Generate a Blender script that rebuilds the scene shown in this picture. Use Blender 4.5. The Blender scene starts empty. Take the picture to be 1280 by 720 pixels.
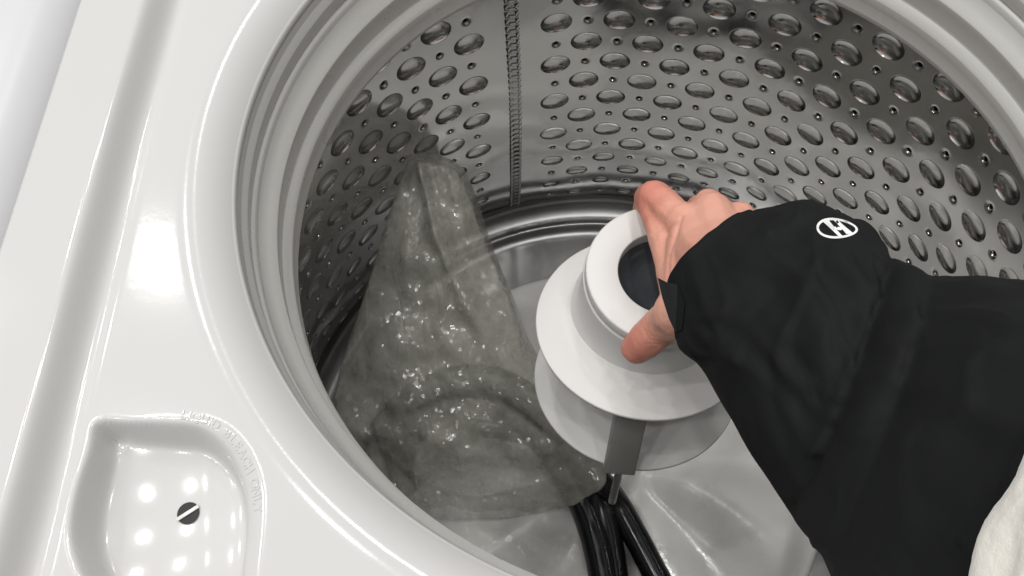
import bpy, bmesh, math, random
from mathutils import Vector, Matrix, noise
from mathutils.bvhtree import BVHTree
R = math.radians
random.seed(4)
S = bpy.context.scene
COL = S.collection

# ------------------------------------------------------------------ camera
cam_d = bpy.data.cameras.new('camera'); cam = bpy.data.objects.new('camera', cam_d); COL.objects.link(cam)
CP = Vector((-0.09745, -0.22916, 0.47162))
CM = Matrix(((0.988081, 0.145176, -0.051182), (-0.152299, 0.873647, -0.462111), (-0.022373, 0.464398, 0.885344)))
F = 1148.5
cam.matrix_world = Matrix.Translation(CP) @ CM.to_4x4()
cam_d.sensor_width = 36; cam_d.lens = 36*F/1280
cam_d.clip_start = 0.01; cam_d.clip_end = 50
S.camera = cam
# ------------------------------------------------------------------ light
w = bpy.data.worlds.new('World'); S.world = w; w.use_nodes = True
nt = w.node_tree; bg = nt.nodes['Background']
tc = nt.nodes.new('ShaderNodeTexCoord'); sx = nt.nodes.new('ShaderNodeSeparateXYZ'); cr = nt.nodes.new('ShaderNodeValToRGB')
nt.links.new(tc.outputs['Generated'], sx.inputs[0]); nt.links.new(sx.outputs[2], cr.inputs[0]); nt.links.new(cr.outputs[0], bg.inputs[0])
cr.color_ramp.elements[0].position = 0.0; cr.color_ramp.elements[0].color = (.10, .099, .097, 1)
cr.color_ramp.elements[1].position = 0.8; cr.color_ramp.elements[1].color = (.80, .795, .775, 1)
e = cr.color_ramp.elements.new(.3); e.color = (.30, .297, .292, 1)
bg.inputs[1].default_value = .78
LAMP_W = 5.6
for i in range(4):
    for j in range(4):
        ld = bpy.data.lights.new('ceiling_lamp', 'AREA'); ld.shape = 'DISK'; ld.size = .115; ld.energy = LAMP_W; ld.color = (1, .985, .96)
        lo = bpy.data.objects.new('ceiling_lamp', ld); COL.objects.link(lo)
        lo.location = (-1.96+.80*i, -.83+.80*j, 2.65)
S.view_settings.view_transform = 'Standard'; S.view_settings.look = 'None'; S.view_settings.gamma = 1
S.view_settings.exposure = 0.0

# ------------------------------------------------------------------ helpers
def ray(x, y): return CM @ Vector(((x-640)/F, (360-y)/F, -1))
def onz(x, y, z):
    d = ray(x, y); return CP + d*((z-CP.z)/d.z)
def atd(x, y, D): return CP + ray(x, y)*D
def mat(name, base, rough=.5, metal=0, **kw):
    m = bpy.data.materials.new(name); m.use_nodes = True
    b = m.node_tree.nodes['Principled BSDF']
    b.inputs['Base Color'].default_value = (*base, 1); b.inputs['Roughness'].default_value = rough; b.inputs['Metallic'].default_value = metal
    for k, v in kw.items(): b.inputs[k.replace('_', ' ')].default_value = v
    return m
def nz(m, scale, detail=3, rough=.5, stretch=None, dist=0):
    N = m.node_tree.nodes; L = m.node_tree.links
    t = N.new('ShaderNodeTexCoord'); n = N.new('ShaderNodeTexNoise')
    n.inputs['Scale'].default_value = scale; n.inputs['Detail'].default_value = detail; n.inputs['Roughness'].default_value = rough; n.inputs['Distortion'].default_value = dist
    if stretch:
        mp = N.new('ShaderNodeMapping'); mp.inputs['Scale'].default_value = stretch
        L.new(t.outputs['Object'], mp.inputs[0]); L.new(mp.outputs[0], n.inputs['Vector'])
    else: L.new(t.outputs['Object'], n.inputs['Vector'])
    return n
def bump(m, src, strength, dist=.001):
    N = m.node_tree.nodes; L = m.node_tree.links; p = N['Principled BSDF']
    b = N.new('ShaderNodeBump'); b.inputs['Strength'].default_value = strength; b.inputs['Distance'].default_value = dist
    L.new(src, b.inputs['Height'])
    if p.inputs['Normal'].is_linked: L.new(p.inputs['Normal'].links[0].from_socket, b.inputs['Normal'])
    L.new(b.outputs[0], p.inputs['Normal'])
def vary(m, src, sock, a, b, lo=.3, hi=.7):
    N = m.node_tree.nodes; L = m.node_tree.links
    r = N.new('ShaderNodeMapRange'); r.inputs[1].default_value = lo; r.inputs[2].default_value = hi
    if isinstance(a, tuple):
        x = N.new('ShaderNodeMix'); x.data_type = 'RGBA'; x.inputs[6].default_value = (*a, 1); x.inputs[7].default_value = (*b, 1)
        L.new(src, r.inputs[0]); L.new(r.outputs[0], x.inputs[0]); L.new(x.outputs[2], m.node_tree.nodes['Principled BSDF'].inputs[sock])
    else:
        r.inputs[3].default_value = a; r.inputs[4].default_value = b
        L.new(src, r.inputs[0]); L.new(r.outputs[0], m.node_tree.nodes['Principled BSDF'].inputs[sock])

M = {}
M['enamel'] = mat('white_enamel', (.57, .567, .56), .12, Coat_Roughness=.05)
n = nz(M['enamel'], 260, 2); bump(M['enamel'], n.outputs[0], .05, .0004)
n = nz(M['enamel'], 9, 4); vary(M['enamel'], n.outputs[0], 'Roughness', .09, .13)
M['pale'] = mat('pale_enamel', (.60, .60, .62), .3)
n = nz(M['pale'], 200, 2); bump(M['pale'], n.outputs[0], .05, .0004)
M['ring'] = mat('white_plastic', (.58, .58, .56), .28)
n = nz(M['ring'], 30, 4); vary(M['ring'], n.outputs[0], 'Roughness', .26, .31)
M['steel'] = mat('brushed_steel', (.50, .495, .48), .24, 1)
n = nz(M['steel'], 5, 1, .4); bump(M['steel'], n.outputs[0], .25, .006)
n = nz(M['steel'], 90, 4, .6, (1, 1, .25)); vary(M['steel'], n.outputs[0], 'Roughness', .11, .17)
n = nz(M['steel'], 14, 5, .6); vary(M['steel'], n.outputs[0], 'Base Color', (.60, .595, .585), (.68, .675, .665))
M['seam'] = mat('seam_steel', (.47, .47, .46), .22, 1)
n = nz(M['seam'], 90, 2); vary(M['seam'], n.outputs[0], 'Roughness', .18, .3)
M['floor'] = mat('dull_steel', (.34, .34, .33), .3, 1)
n = nz(M['floor'], 12, 4); vary(M['floor'], n.outputs[0], 'Base Color', (.24, .243, .24), (.36, .36, .355)); bump(M['floor'], n.outputs[0], .3, .003)
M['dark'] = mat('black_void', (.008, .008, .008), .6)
M['plate'] = mat('grey_plate_plastic', (.82, .815, .79), .2)
n = nz(M['plate'], 16, 5, .6); vary(M['plate'], n.outputs[0], 'Roughness', .12, .34); bump(M['plate'], n.outputs[0], .35, .004)
M['foam'] = mat('white_foam_plastic', (.64, .632, .62), .45)
n = nz(M['foam'], 220, 3); bump(M['foam'], n.outputs[0], .12, .0006)
M['stem'] = mat('grey_stem_plastic', (.19, .185, .175), .35)
n = nz(M['stem'], 60, 3); vary(M['stem'], n.outputs[0], 'Roughness', .28, .45)
M['rod'] = mat('steel_rod', (.35, .34, .34), .3, 1)
n = nz(M['rod'], 90, 3); vary(M['rod'], n.outputs[0], 'Roughness', .25, .4)
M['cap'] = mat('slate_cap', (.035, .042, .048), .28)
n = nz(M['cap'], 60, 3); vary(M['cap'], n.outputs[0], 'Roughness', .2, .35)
M['hose'] = mat('black_rubber', (.008, .009, .011), .22)
n = nz(M['hose'], 70, 3); vary(M['hose'], n.outputs[0], 'Roughness', .15, .3)
M['sleeve'] = mat('black_softshell', (.0058, .0064, .0070), .8, Specular_IOR_Level=.25)
n = nz(M['sleeve'], 900, 2); bump(M['sleeve'], n.outputs[0], .25, .0003)
n = nz(M['sleeve'], 18, 3); bump(M['sleeve'], n.outputs[0], .25, .004)
M['print'] = mat('white_print', (.82, .82, .82), .5)
M['fleece'] = mat('white_fleece', (.72, .69, .64), .95, Sheen_Weight=.4)
n = nz(M['fleece'], 420, 5, .7); bump(M['fleece'], n.outputs[0], .4, .001)
# skin
sk = M['skin'] = mat('skin', (.62, .33, .24), .48)
p = sk.node_tree.nodes['Principled BSDF']; p.inputs['Subsurface Weight'].default_value = .12; p.inputs['Subsurface Radius'].default_value = (.008, .003, .0015); p.inputs['Subsurface Scale'].default_value = .6
n = nz(sk, 28, 4, .55); vary(sk, n.outputs[0], 'Base Color', (.66, .30, .225), (.71, .375, .285), .35, .65)
N = sk.node_tree.nodes; L = sk.node_tree.links; PB = N['Principled BSDF']; srcc = PB.inputs['Base Color'].links[0].from_socket
tcn = N.new('ShaderNodeTexCoord')
for (px_, rad_) in ((onz(817, 243, .054), .030), (onz(797, 434, .032), .032)):
    dn = N.new('ShaderNodeVectorMath'); dn.operation = 'DISTANCE'; L.new(tcn.outputs['Object'], dn.inputs[0]); dn.inputs[1].default_value = px_
    mrr = N.new('ShaderNodeMapRange'); mrr.inputs[1].default_value = rad_; mrr.inputs[2].default_value = .006; mrr.inputs[3].default_value = 0; mrr.inputs[4].default_value = .75; mrr.interpolation_type = 'SMOOTHSTEP'
    L.new(dn.outputs['Value'], mrr.inputs[0])
    xx = N.new('ShaderNodeMix'); xx.data_type = 'RGBA'; xx.inputs[7].default_value = (.60, .21, .16, 1); L.new(srcc, xx.inputs[6]); L.new(mrr.outputs[0], xx.inputs[0]); srcc = xx.outputs[2]
L.new(srcc, PB.inputs['Base Color'])
n = nz(sk, 520, 4, .6); bump(sk, n.outputs[0], .35, .0006)
n = nz(sk, 120, 3, .6, (1, 1, 1), 1.2); bump(sk, n.outputs[0], .35, .0015)
# bag: crinkled translucent film
bm_ = M['bag'] = mat('crinkled_grey_film', (.30, .29, .26), .2)
N = bm_.node_tree.nodes; L = bm_.node_tree.links; P = N['Principled BSDF']
v = N.new('ShaderNodeTexVoronoi'); v.inputs['Scale'].default_value = 95; v.feature = 'SMOOTH_F1'; v.inputs['Smoothness'].default_value = .35
t = N.new('ShaderNodeTexCoord'); L.new(t.outputs['Object'], v.inputs['Vector'])
n1 = nz(bm_, 70, 5, .65, (1, 1, .6), 1.5)
bump(bm_, v.outputs[0], .4, .003); bump(bm_, n1.outputs[0], .15, .003)
n5 = nz(bm_, 55, 4, .6, (1.6, .35, .35), 1.0); bump(bm_, n5.outputs[0], .55, .004)
P.inputs['Coat Weight'].default_value = 1; P.inputs['Coat Roughness'].default_value = .19; P.inputs['Coat IOR'].default_value = 2.1
v3 = N.new('ShaderNodeTexVoronoi'); v3.inputs['Scale'].default_value = 330; L.new(t.outputs['Object'], v3.inputs['Vector'])
g3 = N.new('ShaderNodeNewGeometry'); c3 = N.new('ShaderNodeVectorMath'); c3.operation = 'SUBTRACT'; c3.inputs[1].default_value = (.5, .5, .5); L.new(v3.outputs['Color'], c3.inputs[0])
s3 = N.new('ShaderNodeVectorMath'); s3.operation = 'SCALE'; s3.inputs['Scale'].default_value = .85; L.new(c3.outputs[0], s3.inputs[0])
a3 = N.new('ShaderNodeVectorMath'); a3.operation = 'ADD'; L.new(g3.outputs['Normal'], a3.inputs[0]); L.new(s3.outputs[0], a3.inputs[1])
m3 = N.new('ShaderNodeVectorMath'); m3.operation = 'NORMALIZE'; L.new(a3.outputs[0], m3.inputs[0]); L.new(m3.outputs[0], P.inputs['Coat Normal'])
n2 = nz(bm_, 11, 4, .6); vary(bm_, n2.outputs[0], 'Base Color', (.62, .61, .54), (.70, .69, .61), .3, .7)
tr = N.new('ShaderNodeBsdfTransparent'); mx = N.new('ShaderNodeMixShader'); mx.inputs[0].default_value = .33
mr = N.new('ShaderNodeMapRange'); mr.inputs[1].default_value = .35; mr.inputs[2].default_value = .65; mr.inputs[3].default_value = .41; mr.inputs[4].default_value = .55
L.new(n1.outputs[0], mr.inputs[0]); L.new(mr.outputs[0], mx.inputs[0])
L.new(P.outputs[0], mx.inputs[1]); L.new(tr.outputs[0], mx.inputs[2]); L.new(mx.outputs[0], N['Material Output'].inputs[0])

def link(o, parent=None):
    COL.objects.link(o)
    if parent: o.parent = parent
    return o
def mesh(name, V, Fc, m, parent=None, smooth=True):
    me = bpy.data.meshes.new(name); me.from_pydata([tuple(v) for v in V], [], Fc); me.update()
    if smooth:
        me.polygons.foreach_set('use_smooth', [True]*len(me.polygons))
    me.materials.append(m)
    return link(bpy.data.objects.new(name, me), parent)
def fromb(name, b, m, parent=None, smooth=True):
    me = bpy.data.meshes.new(name); b.to_mesh(me); b.free()
    if smooth: me.polygons.foreach_set('use_smooth', [True]*len(me.polygons))
    me.materials.append(m); return link(bpy.data.objects.new(name, me), parent)
def empty(name, loc=(0, 0, 0), **kw):
    o = bpy.data.objects.new(name, None); o.empty_display_size = .05; o.location = loc; COL.objects.link(o)
    for k, x in kw.items(): o[k] = x
    return o
def revolve(name, prof, m, parent=None, n=256, c=(0, 0, 0), axis=None, sharp=True, a0=0, a1=2*math.pi):
    """prof: list of (r,z) ; a repeated point makes a hard edge"""
    rot = Matrix.Identity(3) if axis is None else Vector((0, 0, 1)).rotation_difference(Vector(axis)).to_matrix()
    c = Vector(c); V = []; Fc = []
    for (r, z) in prof:
        for i in range(n):
            a = 2*math.pi*i/n; V.append(c + rot @ Vector((r*math.cos(a), r*math.sin(a), z)))
    for j in range(len(prof)-1):
        if prof[j] == prof[j+1]: continue
        for i in range(n):
            k = (i+1) % n; Fc.append((j*n+i, j*n+k, (j+1)*n+k, (j+1)*n+i))
    return mesh(name, V, Fc, m, parent)
def bez(pts, n=6):
    """catmull-rom through 2d/3d points"""
    out = []; P = [Vector(p) for p in pts]
    for i in range(len(P)-1):
        a = P[max(i-1, 0)]; b = P[i]; c = P[i+1]; d = P[min(i+2, len(P)-1)]
        for k in range(n):
            t = k/n; out.append(.5*((2*b)+(c-a)*t+(2*a-5*b+4*c-d)*t*t+(3*b-a-3*c+d)*t**3))
    out.append(P[-1]); return out
def tube(path, rad, nseg=20, squash=None, caps=True):
    V = []; Fc = []; n = len(path); up = Vector((.3, .2, 1)).normalized()
    for i, p in enumerate(path):
        d = (path[min(i+1, n-1)]-path[max(i-1, 0)]).normalized()
        x = d.cross(up).normalized(); y = d.cross(x).normalized()
        r = rad(i/(n-1)) if callable(rad) else rad
        for k in range(nseg):
            a = 2*math.pi*k/nseg; V.append(p + x*math.cos(a)*r + y*math.sin(a)*r)
    for i in range(n-1):
        for k in range(nseg):
            l = (k+1) % nseg; Fc.append((i*nseg+k, i*nseg+l, (i+1)*nseg+l, (i+1)*nseg+k))
    if caps: Fc.append(tuple(range(nseg))[::-1]); Fc.append(tuple((n-1)*nseg+k for k in range(nseg)))
    return V, Fc
def sstep(a, b, x):
    t = min(1, max(0, (x-a)/(b-a))); return t*t*(3-2*t)

# ================================================================== WASHING MACHINE
WM = empty('washing_machine', (0, 0, -.40), label='open white top-loading washing machine with a dimpled stainless steel drum', category='washing machine')
class Off:  # children are given in world coordinates: undo the empty's offset
    pass
def wm(o):
    o.location = Vector(o.location) - Vector((0, 0, -.40)) if o.parent == WM else o.location
    return o

# ---- deck heightfield
PSI = R(10); UX, UY = math.cos(PSI), -math.sin(PSI); VX, VY = math.sin(PSI), math.cos(PSI)
ZD = .148
pan_px = [(120, 527), (160, 526), (205, 528), (240, 531), (262, 541), (281, 560), (294, 582), (303, 612), (306, 650), (303, 700), (298, 745), (270, 785), (215, 800), (160, 780), (112, 735), (92, 690), (88, 655), (95, 612), (110, 563)]
pan = [onz(x, y, ZD) for x, y in pan_px]
sh_px = [(205, 515), (245, 516), (285, 532), (312, 560), (328, 600), (331, 640), (326, 700), (318, 760), (290, 800), (240, 805), (215, 700), (205, 600)]
shp = [onz(x, y, ZD) for x, y in sh_px]
def closed(P, n=5):
    out = []; m = len(P)
    for i in range(m):
        a, b, c, d = P[i-1], P[i], P[(i+1) % m], P[(i+2) % m]
        for k in range(n):
            t = k/n; out.append(.5*((2*b)+(c-a)*t+(2*a-5*b+4*c-d)*t*t+(3*b-a-3*c+d)*t**3))
    return out
SHX0 = onz(232, 520, ZD).x; SHX1 = onz(285, 540, ZD).x
pan_s = closed(pan); shp_s = closed(shp)
def sdf(poly, x, y):
    best = 1e9; ins = False; m = len(poly)
    for i in range(m):
        a = poly[i]; b = poly[(i+1) % m]
        ex, ey = b.x-a.x, b.y-a.y; px, py = x-a.x, y-a.y
        t = max(0, min(1, (px*ex+py*ey)/(ex*ex+ey*ey+1e-12))); dx, dy = px-ex*t, py-ey*t
        best = min(best, dx*dx+dy*dy)
        if (a.y > y) != (b.y > y) and x < (b.x-a.x)*(y-a.y)/(b.y-a.y)+a.x: ins = not ins
    return -math.sqrt(best) if ins else math.sqrt(best)
BX0 = min(p_.x for p_ in pan+shp)-.003; BX1 = max(p_.x for p_ in pan+shp)+.003; BY0 = min(p_.y for p_ in pan+shp)-.003; BY1 = max(p_.y for p_ in pan+shp)+.003
pc = sum(pan, Vector())/len(pan)
OX, OY = .011, .004
def deckz(x, y):
    r = math.hypot(x-OX, y-OY); u = x*UX+y*UY; v = x*VX+y*VY
    z = ZD
    # rounded fall toward the opening
    t = max(0, (.224-r)/.021); z -= .0100*t**2.3
    # raised strip on the left
    bow = .002*(1-min(1, abs(v)/.15))
    z += .011*sstep(-.2305-bow, -.2418-bow, u)
    z -= .0012*math.exp(-((u+.2285+bow)/.0025)**2)
    if BX0 < x < BX1 and BY0 < y < BY1:
        ds = sdf(shp_s, x, y)
        z -= .0022*sstep(.0005, -.0075, ds)*sstep(SHX0, SHX1, x)
        d = sdf(pan_s, x, y)
        if d < .003:
            depth = .0135*sstep(.0004, -.0048, d)
            bowl = .0072*(1-min(1, math.hypot(x-pc.x, y-pc.y)/.036)**2)
            z -= depth + bowl*sstep(.003, -.004, d)
    return z
angs = []
a = 0
while a < 360:
    angs.append(a); a += .24 if 178 < a < 238 else (1.0 if 90 < a < 290 else 2.5)
rads = [.2030, .2034, .2040]
while rads[-1] < .75: 
    rr = rads[-1]; rads.append(rr + (.0011 if rr < .33 else .012))
def qclip(x, y):
    u = x*UX+y*UY; return u
V = []; Fc = []
nA = len(angs)
for r in rads:
    for a in angs:
        x, y = OX+r*math.cos(R(a)), OY+r*math.sin(R(a)); u = x*UX+y*UY; v = x*VX+y*VY
        # keep the sheet inside the cabinet edges
        uu = max(-.2705, min(.33, u)); vv = max(-.31, min(.30, v))
        if uu != u or vv != v:
            k = min(uu/u if u != uu else 1, vv/v if v != vv else 1); x *= k; y *= k
        V.append((x, y, deckz(x, y)))
for j in range(len(rads)-1):
    for i in range(nA):
        k = (i+1) % nA
        q = (j*nA+i, (j+1)*nA+i, (j+1)*nA+k, j*nA+k)
        A, B, Cc, D = (Vector(V[t]) for t in q)
        if ((B-A).cross(D-A)).length + ((B-Cc).cross(D-Cc)).length < 1e-9: continue
        Fc.append(q)
deck = wm(mesh('deck', V, Fc, M['enamel'], WM))
# rolled edge of the opening: down from the deck edge
zr = deckz(OX+.203, OY)
wm(revolve('opening_lip', [(.2030, zr), (.2024, zr-.0004), (.2018, zr-.0013), (.2016, zr-.003), (.2020, zr-.0048), (.206, zr-.0052), (.215, zr-.006)], M['enamel'], WM, 320, (OX, OY, 0)))
# ---- cabinet: outer edge of the deck and the lower ledge beside it
def loc(u, v, z): return Vector((u*UX+v*VX, u*UY+v*VY, z))
def grid_uv(prof, v0, v1, nv):
    V = []; Fc = []; n = len(prof)
    for j in range(nv+1):
        v = v0+(v1-v0)*j/nv
        for (u, z) in prof: V.append(loc(u, v, z))
    for j in range(nv):
        for i in range(n-1): Fc.append((j*n+i, j*n+i+1, (j+1)*n+i+1, (j+1)*n+i))
    return V, Fc
zt = ZD+.011
prof = [(-.2704, zt), (-.2712, zt-.0003), (-.2718, zt-.001), (-.2720, zt-.003), (-.2720, zt-.16)]
V, Fc = grid_uv(prof, -.31, .30, 30); wm(mesh('deck_edge', V, Fc, M['enamel'], WM))
prof = [(u_+.0144, z_) for u_, z_ in [(-.2885, zt-.16), (-.2890, zt-.030), (-.2910, zt-.024), (-.2945, zt-.0165), (-.2990, zt-.0108), (-.3045, zt-.0066), (-.311, zt-.0036), (-.320, zt-.0014), (-.332, zt-.0003), (-.345, zt), (-.60, zt), (-.602, zt-.002), (-.602, zt-.16)]]
V, Fc = grid_uv(prof, -.33, .32, 30)
V = [v_+Vector((.445, 0, .40)) for v_ in V]
o = mesh('appliance', V, Fc, M['pale']); o.location = (-.445, 0, -.40)
o['label'] = 'pale bluish white appliance top at the far left beyond the narrow dark gap'; o['category'] = 'appliance'

# ---- tub ring inside the opening
prof = [(.2130, .1330), (.2052, .1345), (.2035, .1350), (.2026, .1345), (.2020, .1325), (.2016, .1290), (.2004, .1265), (.1998, .1245), (.1998, .1225), (.2001, .1195), (.2003, .1180),
        (.2003, .1172), (.2012, .1168), (.2012, .1158), (.1996, .1152), (.1990, .1140), (.1988, .1110), (.1978, .1080), (.1955, .1045), (.1932, .1015), (.1926, .1002), (.1925, .0990), (.1932, .0960), (.1938, .0900), (.1940, .0860),
        (.1938, .0850), (.1925, .0838), (.1908, .0815), (.1902, .0795), (.1901, .0770), (.1906, .0735), (.1908, .0700), (.1906, .0660), (.1910, .0635), (.1920, .0620), (.1960, .0600), (.2150, .0560), (.2600, .0500)]
HARD = {(.2026, .1345), (.2016, .1290), (.1998, .1245), (.2003, .1172), (.2012, .1158), (.1988, .1110), (.1926, .1002), (.1940, .0860), (.1938, .0850), (.1902, .0795), (.1906, .0735), (.1906, .0660), (.1920, .0620)}
pr = []
for q in prof: pr.extend([q, q] if q in HARD else [q])
ring = wm(revolve('tub_ring', pr, M['ring'], WM, 320, (OX, OY, 0)))
# thin clip line along the ring's upper ledge
a0, a1 = R(196), R(243)
path = [Vector((OX+.2008*math.cos(a), OY+.2008*math.sin(a), .1212)) for a in [a0+(a1-a0)*i/60 for i in range(61)]]
V, Fc = tube(path, .00045, 8); wm(mesh('seal_clip', V, Fc, M['stem'], WM))

# ---- steel basket
DZ = .0447043; DP = .0915858; GAP = .263836; K1 = -.211846; K2 = 1.563278; RB = .26; Z0 = -.05; PH0 = R(90)
def Rw(z):
    t = Z0-z; t = max(t, -.1); return RB*(1+K1*t+K2*t*t)
V = []; Fc = []
def P3(a, z, depth):
    r = Rw(z)+depth+.0036*noise.noise(Vector((math.cos(a)*3.2, math.sin(a)*3.2, z*9)))+.0005*noise.noise(Vector((math.cos(a)*8, math.sin(a)*8, z*20))); return (r*math.cos(a), r*math.sin(a), z)
NS = 7                                        # points per cell side
EA = .0032/.26
def border(hw, hh, bl, br, xl=0, xr=0):
    """cell outline; the two upright sides bow by bl / br so that the wide dimples fit between the holes"""
    out = []
    L_, R_ = hw+xl, hw+xr
    for k in range(NS): out.append((-L_+(L_+R_)*k/NS, -hh))
    for k in range(NS): out.append((R_+br*math.sin(math.pi*k/NS)**2, -hh+2*hh*k/NS))
    for k in range(NS): out.append((R_-(L_+R_)*k/NS, hh))
    for k in range(NS): out.append((-L_-bl*math.sin(math.pi*k/NS)**2, hh-2*hh*k/NS))
    return out
def cell(a, z, kind, sz=1.0, bl=1, br=1):
    hw = DP/2*Rw(z); hh = DZ/4; bw = .0026 if kind == 'd' else -.0026
    B = border(hw, hh, bw*bl, bw*br, 0 if bl else EA*Rw(z), 0 if br else EA*Rw(z)); nb = len(B); base = len(V)
    if kind == 'd':
        rings = [(1.05, 0), (1.02, 0), (1.0, .00012), (.97, .0005), (.86, .0012), (.70, .00185), (.50, .0023), (.30, .0026), (.14, .0027)]
        tail = .00272; ex_, ey_ = .0120*sz, .0095*sz; dv = random.uniform(.8, 1.15); rings = [(q_[0], q_[1]*dv) for q_ in rings]; tail *= dv
    else:
        rings = [(3.2, 0), (2.1, 0), (1.6, .0003), (1.15, .0010), (1, .0022), (.98, .0045)]; tail = None; ex_ = ey_ = .0017
    ce = [(0, 0)]
    for (x, y) in B: V.append(P3(a+x/Rw(z), z+y, 0))
    for (r, d) in rings:
        for (x, y) in B:
            l = math.hypot(x/ex_, y/ey_); V.append(P3(a+x/l*r/Rw(z), z+y/l*r, d))
    for q in range(len(rings)):
        for k in range(nb):
            l = (k+1) % nb; Fc.append((base+q*nb+k, base+q*nb+l, base+(q+1)*nb+l, base+(q+1)*nb+k))
    if tail is not None:
        V.append(P3(a, z, tail)); c = len(V)-1; q = len(rings)
        for k in range(nb): Fc.append((base+q*nb+k, base+q*nb+(k+1) % nb, c))
JT, JB = -3, 11
for side in (0, 1):
    ncol = 33
    for c in range(ncol):
        a = PH0-c*DP if side == 0 else PH0+GAP+c*DP
        for j in range(JT, JB+1):
            z = Z0-j*DZ/2
            dim = (c+j) % 2 == 0
            e0 = 0 if c == 0 else 1; e1 = 0 if c == ncol-1 else 1
            cell(a, z, 'd' if dim else 'h', 1.0 if j < 8 else (.85 if j < 10 else .68), *((e1, e0) if side == 0 else (e0, e1)))
# plain strip for the seam and the closing strip behind
def strip(aa, ab, n):
    base = len(V); m = (JB-JT+1)*NS
    ztop = Z0-(JT-.5)*DZ/2
    for i in range(n+1):
        a = aa+(ab-aa)*i/n
        for k in range(m+1): V.append(P3(a, ztop-k*DZ/2/NS, 0))
    for i in range(n):
        for k in range(m): Fc.append((base+i*(m+1)+k, base+(i+1)*(m+1)+k, base+(i+1)*(m+1)+k+1, base+i*(m+1)+k+1))
strip(PH0+DP/2+EA, PH0+GAP-DP/2-EA, 14)
aL = PH0+GAP+(33-.5)*DP+EA; aR = PH0-(33-.5)*DP+2*math.pi-EA
if aR > aL: strip(aL, aR, 10)
basket_me = bpy.data.meshes.new('basket_wall'); basket_me.from_pydata(V, [], Fc)
b = bmesh.new(); b.from_mesh(basket_me); bmesh.ops.remove_doubles(b, verts=b.verts, dist=.00004)
for f in b.faces: f.smooth = True
bmesh.ops.recalc_face_normals(b, faces=b.faces); b.to_mesh(basket_me); b.free()
basket_me.materials.append(M['steel'])
wall = wm(link(bpy.data.objects.new('basket_wall', basket_me), WM))
zt_ = Z0-(JT-.5)*DZ/2; zb_ = Z0-(JB+.5)*DZ/2
wm(revolve('basket_collar', [(Rw(zt_), zt_), (Rw(zt_), .034), (Rw(zt_)-.001, .040), (.262, .046), (.258, .0495)], M['steel'], WM, 300))
rb = Rw(zb_)
FZ = -.334
wm(revolve('basket_floor', [(rb, zb_), (rb-.0005, zb_-.006), (rb-.003, zb_-.011), (rb-.008, zb_-.0155), (rb-.013, zb_-.0185), (rb-.018, zb_-.0205), (rb-.0205, zb_-.0195), (rb-.0225, zb_-.0200), (rb-.0245, zb_-.0225), (rb-.028, FZ-.0005), (rb-.036, FZ-.001), (.222, FZ-.002), (.200, FZ-.003), (.180, FZ-.003)], M['floor'], WM, 300))
# ---- outer tub seen through the drain holes
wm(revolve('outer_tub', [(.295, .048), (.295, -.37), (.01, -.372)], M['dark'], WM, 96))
# ---- wash plate with soft vanes
V = []; Fc = []; nr, na = 70, 240
for i in range(nr+1):
    r = .197*i/nr
    for k in range(na):
        a = 2*math.pi*k/na
        z = FZ+.004+.010*(1-(r/.197)**2)
        env = sstep(.03, .08, r)*(1-sstep(.165, .192, r))
        z += env*.013*max(0, math.cos(3*a+.9+6*r))**3
        z -= env*.003*(.5+.5*math.cos(9*a+11*r))
        z += .014*(1-sstep(.022, .036, r))
        if i == nr: z = FZ-.002
        V.append((r*math.cos(a), r*math.sin(a), z))
for i in range(nr):
    for k in range(na):
        l = (k+1) % na; Fc.append((i*na+k, i*na+l, (i+1)*na+l, (i+1)*na+k))
wm(mesh('wash_plate', V, Fc, M['plate'], WM))
# ---- seam: a column of clinched joints
SA = PH0+GAP/2-R(.1)
def clinch_mesh():
    b = bmesh.new()
    def box(x0, x1, y0, y1, z0, z1, ty=1.0, bev=.0004):
        vs = [b.verts.new(p) for p in ((x0, y0, z0), (x1, y0, z0), (x1, y1, z0), (x0, y1, z0), (x0*.9, y0*ty, z1), (x1*.9, y0*ty, z1), (x1*.9, y1*ty, z1), (x0*.9, y1*ty, z1))]
        for f in ((0, 3, 2, 1), (4, 5, 6, 7), (0, 1, 5, 4), (1, 2, 6, 5), (2, 3, 7, 6), (3, 0, 4, 7)): b.faces.new([vs[i] for i in f])
    box(-.0034, .0034, -.0009, .0009, -.0005, .0024)           # bright centre bar
    for s in (-1, 1):                                          # curled ear on each side
        x0, x1 = (.0036, .0068) if s > 0 else (-.0068, -.0036)
        vs = []
        for t in range(9):
            a = math.pi*t/8
            vs.append((b.verts.new((x0, -.0030+.0052*t/8, -.0004+.0030*math.sin(a))), b.verts.new((x1, -.0012+.0048*t/8, -.0004+.0020*math.sin(a)))))
        for t in range(8): b.faces.new((vs[t][0], vs[t][1], vs[t+1][1], vs[t+1][0]))
    box(-.0070, .0070, -.0036, -.0028, -.0004, .0007)
    me = bpy.data.meshes.new('seam_clinch'); b.to_mesh(me); b.free(); me.materials.append(M['seam']); return me
cme = clinch_mesh()
z = .030
while z > -.310:
    r = Rw(z)-.0002
    o = bpy.data.objects.new('seam_clinch', cme); link(o, WM)
    inward = Vector((-math.cos(SA), -math.sin(SA), 0)); side = Vector((0, 0, 1)).cross(inward)
    rotm = Matrix((side, Vector((0, 0, 1)), inward)).transposed().to_4x4()
    o.matrix_local = Matrix.Translation(Vector((r*math.cos(SA), r*math.sin(SA), z+.40))) @ rotm @ Matrix.Rotation(R(-6), 4, 'Z') @ Matrix.Diagonal((.74, 1, 1, 1))
    z -= .0070
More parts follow.
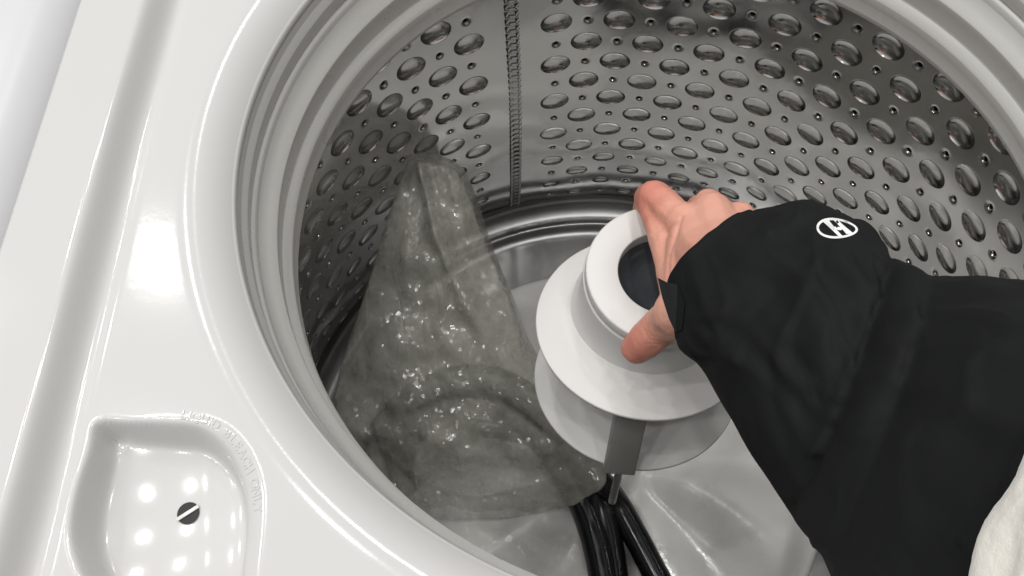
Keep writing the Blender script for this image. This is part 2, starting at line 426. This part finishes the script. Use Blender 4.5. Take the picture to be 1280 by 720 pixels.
# ---- bleach pan drain with slot bar, lettering
q = onz(236, 642, ZD-.0185)
hz = deckz(q.x, q.y)
q = onz(236, 642, hz)
hz = max(deckz(q.x+.0045*math.cos(t_), q.y+.0045*math.sin(t_)) for t_ in range(7))
b = bmesh.new(); bmesh.ops.create_circle(b, cap_ends=True, radius=.0042, segments=40)
o = fromb('drain_shade_disc', b, M['dark'], WM); o.location = (q.x, q.y, hz+.0004); wm(o)  # flat black disc on the pan, its colour stands for shade inside the hole
b = bmesh.new(); bmesh.ops.create_cube(b, size=1)
bmesh.ops.scale(b, vec=(.0088, .0013, .0009), verts=b.verts)
o = fromb('drain_bar', b, M['enamel'], WM, False); o.location = (q.x, q.y, hz+.0007); o.rotation_euler = (0, 0, R(26)); wm(o)
# embossed words round the corner of the pan
txt = 'LIQUID BLEACH ONLY'
tp = [(226, 519), (252, 524), (277, 536), (296, 556), (309, 581), (318, 609), (322, 642)]
tpath = bez([onz(x, y, ZD-.0005) for x, y in tp], 20)
cum = [0]
for i in range(1, len(tpath)): cum.append(cum[-1]+(tpath[i]-tpath[i-1]).length)
LV = []; LF = []
dg = bpy.context.evaluated_depsgraph_get()
widths = {'I': .45, ' ': .7, 'L': .85}
tot = sum(widths.get(c, 1) for c in txt); pos = 0
for ch in txt:
    wch = widths.get(ch, 1); s = (pos+wch/2)/tot*cum[-1]; pos += wch
    if ch == ' ': continue
    i = max(1, next((k for k in range(len(cum)) if cum[k] >= s), len(cum)-1))
    f = (s-cum[i-1])/(cum[i]-cum[i-1]); pt = tpath[i-1].lerp(tpath[i], f); d = (tpath[i]-tpath[i-1]).normalized()
    fc = bpy.data.curves.new('t', 'FONT'); fc.body = ch; fc.size = .0046; fc.extrude = .0006; fc.align_x = 'CENTER'; fc.align_y = 'CENTER'; fc.resolution_u = 3; fc.bevel_depth = .00012
    fo = bpy.data.objects.new('t', fc); COL.objects.link(fo); bpy.context.view_layer.update()
    me = bpy.data.meshes.new_from_object(fo.evaluated_get(bpy.context.evaluated_depsgraph_get()))
    x = Vector((d.x, d.y, 0)).normalized(); y = Vector((-x.y, x.x, 0)); base = len(LV)
    for vv in me.vertices:
        w_ = pt + x*vv.co.x + y*vv.co.y; LV.append((w_.x, w_.y, deckz(w_.x, w_.y)+vv.co.z-.00045))
    for pl in me.polygons: LF.append(tuple(base+k for k in pl.vertices))
    bpy.data.objects.remove(fo); bpy.data.curves.remove(fc); bpy.data.meshes.remove(me)
wm(mesh('embossed_lettering', LV, LF, M['enamel'], WM, False))

# ================================================================== SPOOL
C1 = Vector((.0105, -.0031, .0311)); A1 = Vector((.045, -.035, 1)).normalized()
C2 = Vector((.0051, -.0089, -.0173)); A2 = Vector((.038, .147, .99)).normalized()
C3 = C2 - A2*.0627; RD = .0648
SP = empty('packing_spool', C3, label='white plastic double-disc packing spool held upright by the hand', category='packing spool')
def inpar(o, root): o.location = Vector(o.location)-root.location; return o
def rv(name, prof, m, c, ax, n=128): return inpar(revolve(name, prof, m, SP, n, c, ax), SP)
rv('top_ring', [(.0243, -.012), (.0243, -.0012), (.0245, -.0003), (.0251, 0), (.0408, 0), (.0417, -.0004), (.0420, -.0012), (.0420, -.0075), (.0416, -.0083), (.040, -.0085)], M['foam'], C1, A1)
rv('neck', [(.0408, -.006), (.0412, -.0088), (.0425, -.0092), (.0428, -.0100), (.0424, -.014), (.0428, -.036), (.0436, -.044), (.046, -.050)], M['foam'], C1, A1)
rv('upper_disc', [(.020, -.001), (.044, .0008), (.047, .0002), (.0500, 0), (.0640, 0), (.0646, -.0003), (.0648, -.0012), (.0646, -.0024), (.0640, -.0028), (.010, -.0028)], M['foam'], C2, A2)
rv('lower_disc', [(.004, 0), (.0640, 0), (.0646, -.0003), (.0648, -.0012), (.0646, -.0024), (.0640, -.0028), (.004, -.0028)], M['foam'], C3, A2)
rv('core', [(.019, -.0028), (.0185, -.060)], M['foam'], C2, A2, 64)
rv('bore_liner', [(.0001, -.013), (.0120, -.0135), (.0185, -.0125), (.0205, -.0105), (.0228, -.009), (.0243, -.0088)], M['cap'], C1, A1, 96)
STZ = -.062
# grey stem in front of the lower disc, rod below
top = onz(791, 505, -.0205); bot = onz(774, 586, STZ)
def boxbar(a, b_, wx, wy, m, name):
    d = (b_-a).normalized(); x = Vector((1, -.15, 0)); x = (x-d*x.dot(d)).normalized(); y = d.cross(x)
    bb = bmesh.new(); R0 = []
    for p in (a, b_):
        R0.append([bb.verts.new(p+x*sx_*wx+y*sy_*wy) for sx_, sy_ in ((-1, -1), (1, -1), (1, 1), (-1, 1))])
    for i in range(4): bb.faces.new((R0[0][i], R0[0][(i+1) % 4], R0[1][(i+1) % 4], R0[1][i]))
    bb.faces.new(R0[0][::-1]); bb.faces.new(R0[1])
    bmesh.ops.bevel(bb, geom=bb.edges[:], offset=.0012, segments=3, affect='EDGES', profile=.5)
    bmesh.ops.recalc_face_normals(bb, faces=bb.faces)
    return inpar(fromb(name, bb, m, SP), SP)
boxbar(top, bot, .0088, .0055, M['stem'], 'stem')
r1 = onz(776, 580, STZ+.002); r2 = onz(765, 627, STZ-.032)
V, Fc = tube([r1.lerp(r2, i/6) for i in range(7)], .0024, 16); inpar(mesh('rod', V, Fc, M['rod'], SP), SP)

# ================================================================== BAG AND HOSES
pA = onz(515, 650, FZ+.012); pB = onz(705, 628, FZ+.03); pT = onz(545, 198, -.115)
nrm = (pB-pA).cross(pT-pA).normalized()
if nrm.dot(CP-pA) < 0: nrm = -nrm
def onbag(x, y):
    d = ray(x, y); return CP+d*((pA-CP).dot(nrm)/d.dot(nrm))
def hp(x, y, z): return onz(x, y, z)
HP = []
def hose(pts, r, name='hose', **kw):
    pth = bez(pts, 12); HP.extend((q_, r) for q_ in pth)
    V, Fc = tube(pth, r, 20); o = mesh(name, V, Fc, M['hose'])
    for k, x in kw.items(): o[k] = x
    return o
def inb(x, y, off): return onbag(x, y)+nrm*(off-(.0065 if off > .007 else 0))
HZ = -.299
hose([hp(764, 800, HZ), hp(757, 735, HZ), hp(744, 672, HZ), inb(726, 622, .008), inb(706, 588, .010), inb(680, 548, .012), inb(640, 515, .014), inb(590, 500, .014), inb(545, 510, .013), inb(515, 540, .012), inb(500, 580, .010), inb(505, 612, .006)], .0125,
     label='left black rubber hose with a long highlight coming out of the bag mouth', category='hose', group='black hoses running out of the bag')
hose([hp(778, 800, HZ-.004), hp(768, 730, HZ-.004), hp(758, 665, HZ-.004), inb(744, 612, .008), inb(722, 570, .012), inb(690, 520, .016), inb(645, 482, .018), inb(598, 468, .018), inb(548, 478, .017), inb(503, 508, .014), inb(474, 552, .010), inb(478, 598, .006)], .0125,
     label='middle black rubber hose, squeezed between the other two below the spool', category='hose', group='black hoses running out of the bag')
hose([hp(868, 800, HZ-.002), hp(826, 730, HZ-.002), hp(797, 675, HZ-.002), hp(773, 632, HZ), inb(752, 600, .006), inb(728, 572, .004), inb(690, 548, .004), inb(650, 535, .004), inb(600, 530, .004), inb(560, 545, .004)], .0108,
     label='right black rubber hose that bends away alone toward the drum centre', category='hose', group='black hoses running out of the bag')

# rows from the mouth/bottom upward : left px, right px
rows = [((514, 648), (672, 646)), ((470, 618), (716, 622)), ((440, 575), (756, 592)), ((418, 520), (745, 560)), ((424, 465), (706, 505)), ((438, 420), (662, 440)), ((455, 370), (641, 385)), ((469, 325), (622, 340)), ((482, 280), (606, 298)), ((493, 245), (594, 262)), ((503, 218), (584, 235)), ((511, 200), (577, 217)), ((519, 192), (566, 206))]
lp = bez([(*a, 0) for a, _ in rows], 9); rp = bez([(*b_, 0) for _, b_ in rows], 9)
nS = 90; V = []; Fc = []; nT = len(lp)
def bagpt(i, s, side):
    l, r_ = lp[i], rp[i]; t = i/(nT-1)
    p_ = onbag(l.x+(r_.x-l.x)*s, l.y+(r_.y-l.y)*s)
    edge = max(0, 1-(2*s-1)**2)**.38 * max(0, 1-max(0, (t-.86)/.14)**2)**.5 * min(1, t/.3+.15)
    th = .020+.006*math.sin(t*7)
    nn = noise.noise(p_*22)*.010 + noise.noise(p_*55+Vector((3, 1, 0)))*.005 + abs(noise.noise(p_*34+Vector((9, 2, 4))))*.006
    sc_ = .44+(.80-t)*1.1; ridge = (.014*math.exp(-((s-sc_)/.09)**2)+.0007*math.sin(s*31+t*9))*sstep(.30, .5, t)
    off = (th*edge + (nn+ridge)*edge) if side else -(.012+.075*max(0, 1-(2*s-1)**2)**.45*sstep(0, .25, t)*(1-.75*sstep(.75, 1, t)))
    if side:
        for q_, r_ in HP[::2]:
            w_ = q_-p_; h_ = w_.dot(nrm)
            if h_ < -.02 or h_ > .04: continue
            d_ = (w_-nrm*h_).length
            if d_ < r_*2.2:
                top = h_ + math.sqrt(max(0, r_*r_-d_*d_)) - max(0, d_-r_)*.8 + .0028
                if top > off: off = top
        fd = 1
    return p_ + nrm*(off)
for side in (1, 0):
    for i in range(nT):
        for k in range(nS+1): V.append(bagpt(i, k/nS, side))
W = nS+1
for side in (0, 1):
    o_ = side*nT*W
    for i in range(nT-1):
        for k in range(nS):
            q = (o_+i*W+k, o_+i*W+k+1, o_+(i+1)*W+k+1, o_+(i+1)*W+k); Fc.append(q if side == 0 else q[::-1])
for i in range(nT-1):
    for k in (0, nS): Fc.append((i*W+k, (i+1)*W+k, nT*W+(i+1)*W+k, nT*W+i*W+k))
for k in range(nS): Fc.append(((nT-1)*W+k, (nT-1)*W+k+1, nT*W+(nT-1)*W+k+1, nT*W+(nT-1)*W+k))
for k in range(nS):
    Fc.append((k, k+1, nT*W+k+1, nT*W+k))
b = bmesh.new(); me = bpy.data.meshes.new('x'); me.from_pydata([tuple(v) for v in V], [], Fc); b.from_mesh(me)
bmesh.ops.remove_doubles(b, verts=b.verts, dist=.00001); bmesh.ops.recalc_face_normals(b, faces=b.faces)
bag = fromb('plastic_bag', b, M['bag'])
bag['label'] = 'crinkled translucent grey plastic bag leaning on the left side of the drum'; bag['category'] = 'plastic bag'

# loose clear end of the bag spread over the wash plate
M['film'] = mat('clear_film', (.75, .75, .73), .12)
N = M['film'].node_tree.nodes; L = M['film'].node_tree.links; P = N['Principled BSDF']
n1 = nz(M['film'], 40, 4, .55, None, .8); bump(M['film'], n1.outputs[0], .9, .006)
tr = N.new('ShaderNodeBsdfTransparent'); mx = N.new('ShaderNodeMixShader'); mx.inputs[0].default_value = .72
L.new(P.outputs[0], mx.inputs[1]); L.new(tr.outputs[0], mx.inputs[2]); L.new(mx.outputs[0], N['Material Output'].inputs[0])
V = []; Fc = []; nu, nv = 80, 50
for i in range(nv+1):
    t = i/nv
    for k in range(nu+1):
        s_ = k/nu
        lx, ly = 505+70*t, 632+120*t; rx, ry = 722+20*t, 615+150*t
        x = lx+(rx-lx)*s_; y = ly+(ry-ly)*s_+8*noise.noise(Vector((s_*4, 0, t)))
        p_ = onz(x, y, FZ+.024)
        z_ = .011*abs(noise.noise(p_*26))+.006*abs(noise.noise(p_*60))-.004*t
        V.append((p_.x, p_.y, p_.z+z_))
for i in range(nv):
    for k in range(nu): Fc.append((i*(nu+1)+k, i*(nu+1)+k+1, (i+1)*(nu+1)+k+1, (i+1)*(nu+1)+k))
mesh('clear_flap', V, Fc, M['film'], bag)

# ================================================================== PERSON: hand and sleeve
PE = empty('person', onz(930, 340, .09), label="person's right arm in a black jacket sleeve reaching in and gripping the white spool", category='person')
_ib = bmesh.new(); bmesh.ops.create_icosphere(_ib, subdivisions=2, radius=1)
IV = [v_.co.copy() for v_ in _ib.verts]; IFc = [tuple(v_.index for v_ in f.verts) for f in _ib.faces]; _ib.free()
HV = []; HF = []
def ball(p, r):
    k = len(HV); HV.extend(p+c*r for c in IV); HF.extend(tuple(k+i for i in f) for f in IFc)
def chain(b, pts):
    """tapered capsules: pts (Vector, radius)"""
    for (p, r), (q, s) in zip(pts, pts[1:]):
        n = max(2, int((q-p).length/.0034))
        for i in range(n+1):
            t = i/n; ball(p.lerp(q, t), r+(s-r)*t)
H = lambda x, y, z: onz(x, y, z)
b = None
wr = atd(912, 345, .425)
fore = atd(975, 430, .395)
chain(b, [(fore, .022), (atd(940, 385, .41), .021), (wr, .0195)])
iM = H(868, 288, .070); mM = H(890, 266, .072); rM = H(922, 277, .070); lM = H(950, 298, .070); tM = H(848, 392, .068)
chain(b, [(wr, .019), (H(882, 316, .078), .0155), (iM, .0118)])
chain(b, [(wr, .019), (H(900, 306, .080), .0155), (mM, .0112)])
chain(b, [(wr, .019), (H(918, 312, .080), .0145), (rM, .0100)])
chain(b, [(wr, .018), (H(935, 330, .080), .013), (lM, .0095)])
chain(b, [(wr, .019), (H(878, 376, .078), .0140), (tM, .0115)])
# knuckles
for p_, r_ in ((H(886, 256, .070), .0088), (H(926, 270, .072), .0078)):
    ball(p_, r_)
# web between thumb and index
chain(b, [(H(860, 300, .072), .0110), (H(852, 330, .070), .0085), (H(848, 358, .068), .0085), (tM, .0108)])
chain(b, [(H(874, 310, .074), .012), (H(868, 345, .074), .011), (H(864, 380, .072), .012)])
chain(b, [(H(816, 250, .050), .0094), (H(829, 290, .056), .0092), (H(839, 330, .060), .0086), (H(846, 362, .064), .0094)])
# index: MCP - PIP - DIP - tip curls over the far side of the ring
chain(b, [(iM, .0116), (H(842, 268, .064), .0096), (H(819, 246, .054), .0095), (H(813, 248, .044), .0092), (H(808, 262, .022), .0083), (H(806, 272, .006), .0075), (H(808, 282, -.008), .0066)])
chain(b, [(mM, .0108), (H(878, 262, .040), .0095), (H(866, 272, .018), .0088), (H(850, 290, -.008), .0076)])
chain(b, [(rM, .0096), (H(910, 285, .036), .0088), (H(896, 296, .012), .0082), (H(876, 314, -.010), .0070)])
chain(b, [(lM, .0090), (H(938, 312, .036), .0078), (H(922, 325, .014), .0072), (H(905, 342, -.006), .0062)])
# thumb: MCP - IP - tip against the near side
chain(b, [(tM, .0128), (H(840, 398, .058), .0112), (H(824, 410, .048), .0104), (H(808, 424, .038), .0101), (H(796, 435, .030), .0088)])
me = bpy.data.meshes.new('raw_hand'); me.from_pydata([tuple(c) for c in HV], [], HF)
ho = bpy.data.objects.new('raw_hand', me); COL.objects.link(ho)
md = ho.modifiers.new('r', 'REMESH'); md.mode = 'VOXEL'; md.voxel_size = .0010; md.use_smooth_shade = True
md = ho.modifiers.new('s', 'SMOOTH'); md.factor = .5; md.iterations = 14
bpy.context.view_layer.update()
hm = bpy.data.meshes.new_from_object(ho.evaluated_get(bpy.context.evaluated_depsgraph_get()))
bpy.data.objects.remove(ho); hm.name = 'hand'; hm.materials.clear(); hm.materials.append(M['skin'])
hm.polygons.foreach_set('use_smooth', [True]*len(hm.polygons))
# tendon / crease relief
NRM = [v_.normal.copy() for v_ in hm.vertices]
NC = [v_.co + n_*(noise.noise(v_.co*90)*.0006) for v_, n_ in zip(hm.vertices, NRM)]
def seg_d(p_, a, b_):
    t = max(0, min(1, (p_-a).dot(b_-a)/(b_-a).length_squared)); return (p_-a.lerp(b_, t)).length
crease = bez([H(852, 268, .080), H(846, 290, .082), H(838, 312, .080), H(836, 340, .078)], 5)
joints = [(H(838, 264, .062), H(819, 246, .054), .30), (H(840, 398, .058), H(824, 410, .048), .75), (iM, H(842, 268, .064), .9)]
JC = (iM+tM)/2
for vi, c in enumerate(NC):
    dd = 0
    if (c-JC).length > .052 or NRM[vi].z < -.2: continue
    for (a_, b_, f_) in joints:
        ax_ = (b_-a_).normalized(); t_ = (c-a_.lerp(b_, f_)).dot(ax_)
        if abs(t_) < .006 and seg_d(c, a_, b_) < .016:
            for o_, k_ in ((-.0028, .6), (-.0010, 1), (.0009, .9), (.0027, .6)):
                dd -= .00055*k_*math.exp(-((t_-o_+.0006*noise.noise(c*300))/.00055)**2)
    for i_ in (range(len(crease)-1) if (c-crease[len(crease)//2]).xy.length < .024 else ()):
        ds_ = seg_d(Vector((c.x, c.y, 0)), Vector((crease[i_].x, crease[i_].y, 0)), Vector((crease[i_+1].x, crease[i_+1].y, 0)))
        if ds_ < .003: dd = min(dd, -.0008*math.exp(-(ds_/.0009)**2))
    NC[vi] = c+NRM[vi]*dd
hm.vertices.foreach_set('co', [x_ for c in NC for x_ in c]); hm.update()
hand = link(bpy.data.objects.new('hand', hm), PE); hand.location = -PE.location

# sleeve: loft through stations (lower-left px, upper-right px, depth)
st = [((834, 352), (938, 268), .428), ((845, 412), (962, 260), .420), ((860, 448), (995, 256), .410), ((884, 472), (1035, 260), .400), ((908, 515), (1066, 274), .388), ((940, 568), (1096, 303), .376), ((970, 615), (1124, 338), .364),
      ((998, 652), (1180, 345), .345), ((1018, 690), (1235, 350), .325), ((1040, 735), (1290, 360), .305), ((1080, 800), (1360, 392), .285), ((1130, 880), (1440, 430), .265)]
Ps = bez([atd(*a, d) for a, _, d in st], 8); Qs = bez([atd(*q_, d) for _, q_, d in st], 8)
nL = len(Ps); nC = 128; V = []; Fc = []
cen = [(a+c)/2 for a, c in zip(Ps, Qs)]
for i in range(nL):
    c = cen[i]; e1 = (Qs[i]-Ps[i])/2; a_ = e1.length; e1n = e1.normalized()
    ax = (cen[min(i+1, nL-1)]-cen[max(i-1, 0)]).normalized()
    view = (c-CP).normalized(); e2 = -(view-e1n*view.dot(e1n)).normalized()
    s = i/(nL-1)
    for k in range(nC):
        th = 2*math.pi*k/nC
        ca, sa = math.cos(th), math.sin(th)
        p_ = c + e1n*a_*ca + e2*a_*.82*sa
        nn = (e1n*ca+e2*sa).normalized()
        front = max(0, sa)
        # folds
        d = noise.noise(Vector((s*9, ca*1.6, sa*1.6)))*.0035*min(1, s*6+.2)
        f1 = s - (.545 + .10*(1-ca)*.5*0 - .05*ca + .035*sa)       # elbow crease
        d += -.0065*math.exp(-(f1/.014)**2)*front + .0065*math.exp(-((f1-.05)/.045)**2)*front
        d += .0042*noise.noise(Vector((s*3.2, ca*3.2+s*2, sa*3.2)))*front*min(1, s*5) + .0030*(1-abs(noise.noise(Vector((s*2.2+5, ca*4.5-s*3, sa*2))))*4)*front*min(1, s*4)*.5
        rg = noise.noise(Vector((s*5+2+ca*2.2, ca*1.5-s*4, sa*2.5)))
        d += .0030*max(0, 1-abs(rg)*7)*front*min(1, s*5)
        if i in (2, 3): d -= .0007
        f2 = s-(.70-.10*ca); d += -.003*math.exp(-(f2/.02)**2)*front
        f3 = s-(.30+.06*ca); d += -.0014*math.exp(-(f3/.02)**2)*front
        if i == 0: pass
        if i < 10:
            d += .0016*noise.noise(Vector((ca*3, sa*3, i*.1)))
            p_ = p_ - ax*(.0065*front*(1-i/10)**1.5)*(1+.15*noise.noise(Vector((ca*3, sa*2, 4))))
        V.append(p_+nn*d)
rows_n = nL
for i in range(nL-1):
    for k in range(nC):
        l = (k+1) % nC; Fc.append((i*nC+k, i*nC+l, (i+1)*nC+l, (i+1)*nC+k))
# hem turned inside the cuff
for q_ in range(3):
    base = len(V); f = (.95, .90, .86)[q_]; mv = (0, .003, .012)[q_]
    ax = (cen[1]-cen[0]).normalized()
    for k in range(nC): V.append(cen[0]+(V[k]-cen[0])*f+ax*mv)
    pb = 0 if q_ == 0 else base-nC
    for k in range(nC):
        l = (k+1) % nC; Fc.append((pb+k, base+k, base+l, pb+l))
sleeve = mesh('jacket_sleeve', V, Fc, M['sleeve'], PE); sleeve.location = -PE.location
bvh = BVHTree.FromPolygons([Vector(v_) for v_ in V], Fc)
def onsl(x, y, off=.0005):
    d = ray(x, y).normalized(); h = bvh.ray_cast(CP, d)
    if h[0] is None: return atd(x, y, .4)
    return h[0]-d*off
# upper arm and jacket body of the person leaning over the machine (seen in the steel's reflections)
sh = Vector((.40, -.66, .56)); el = cen[-2]
path = bez([el, el.lerp(sh, .35)+Vector((.03, 0, -.02)), el.lerp(sh, .7)+Vector((.02, 0, 0)), sh, sh+Vector((-.05, -.05, .01))], 8)
V2, F2 = tube(path, lambda t: .052+.026*t, 32)
o = mesh('jacket_upper_arm', V2, F2, M['sleeve'], PE); o.location = -PE.location
V2 = []; F2 = []; prof_t = [(-.75, .21, .15), (-.45, .20, .14), (-.15, .21, .15), (.15, .225, .15), (.40, .235, .145), (.53, .23, .13), (.59, .17, .11), (.63, .085, .08), (.66, .065, .065)]
for j, (z_, a_, b_) in enumerate(prof_t):
    for k in range(48):
        t_ = 2*math.pi*k/48; x_, y_ = a_*math.cos(t_), b_*math.sin(t_)
        V2.append((.20+x_*.95-y_*.25, -.74+x_*.25+y_*.95, z_))
for j in range(len(prof_t)-1):
    for k in range(48): F2.append((j*48+k, j*48+(k+1) % 48, (j+1)*48+(k+1) % 48, (j+1)*48+k))
o = mesh('jacket_body', V2, F2, M['sleeve'], PE); o.location = -PE.location
# pointed cuff tab
tab = [(822, 347), (834, 353), (847, 356), (856, 380), (852, 412), (844, 415), (836, 398), (828, 373)]
tv = []
for x, y in tab:
    h_ = onsl(max(x, 846), y, .0016); D_ = -(CM.transposed() @ (h_-CP)).z
    tv.append(atd(x, y, D_))
cc = onsl(846, 384, .0022); tv2 = [v_+(v_-CP).normalized()*.0016 for v_ in tv]
nT_ = len(tv); VV = tv+tv2+[cc]; FF = [(i, (i+1) % nT_, 2*nT_) for i in range(nT_)]+[(i, nT_+i, nT_+(i+1) % nT_, (i+1) % nT_) for i in range(nT_)]
o = mesh('cuff_tab', VV, FF, M['sleeve'], sleeve, False)
# emblem: slanted oval ring with two posts and a bar, printed on the sleeve
ocx, ocy = 1046.5, 285.5
def ell(t, k):   # teardrop-like oval leaning to the right, narrower at the right end
    a = t; x = math.cos(a)*26*k; y = math.sin(a)*(12.6-2.6*math.cos(a))*k
    x, y = x*math.cos(.07)-y*math.sin(.07), x*math.sin(.07)+y*math.cos(.07)
    return ocx+x, ocy+y
EV = []; EF = []
def band(outer, inner):
    b0 = len(EV); n = len(outer)
    for q_ in outer: EV.append(onsl(*q_))
    for q_ in inner: EV.append(onsl(*q_))
    for i in range(n-1): EF.append((b0+i, b0+i+1, b0+n+i+1, b0+n+i))
ts = [2*math.pi*i/64 for i in range(65)]
band([ell(t, 1) for t in ts], [(ocx+(x-ocx)*(1-3.1/26), ocy+(y-ocy)*(1-2.9/12.6)) for x, y in (ell(t, 1) for t in ts)])
def stroke(pts, w0, w1):
    A = []; B = []
    for i, (x, y, ww) in enumerate(pts):
        A.append((x-ww/2, y)); B.append((x+ww/2, y))
    band(A, B)
def lerp_pts(a, c, wa, wc, mid=None, n=8):
    out = []
    for i in range(n+1):
        t = i/n; x = a[0]+(c[0]-a[0])*t; y = a[1]+(c[1]-a[1])*t
        out.append((x, y, wa*(1-t)+wc*t - 4*t*(1-t)*(mid or 0)))
    return out
stroke(lerp_pts((1031.5, 275.5), (1051, 295.5), 9.5, 5.5, 1.0), 0, 0)
stroke(lerp_pts((1044, 274.5), (1063, 292.5), 5.5, 10, 1.0), 0, 0)
stroke([(1041.5, 283.2, 3), (1047, 284, 9), (1049, 286.5, 8), (1050, 287.6, 3)], 0, 0)
em = mesh('emblem', EV, EF, M['print'], sleeve, False)
em['label'] = 'white oval emblem with slanted letter H'

# white fleece garment beside the sleeve
fp = atd(1356, 742, .185)
b = bmesh.new(); bmesh.ops.create_icosphere(b, subdivisions=6, radius=1)
ex = CM @ Vector((1, 0, 0)); ey = CM @ Vector((0, 1, 0)); ez = CM @ Vector((0, 0, 1))
for v_ in b.verts:
    c = v_.co.copy(); k = 1+.10*noise.noise(c*2.2)+.008*noise.noise(c*14)+.003*noise.noise(c*50)
    v_.co = ex*c.x*.0215*k + ey*(c.y*.036*k+c.x*.011) + ez*c.z*.018*k
fl = fromb('fleece_cuff', b, M['fleece'], PE); fl.location = fp-PE.location

for o in bpy.data.objects:
    if o.type == 'MESH' and o.name.startswith('seam_clinch'): pass
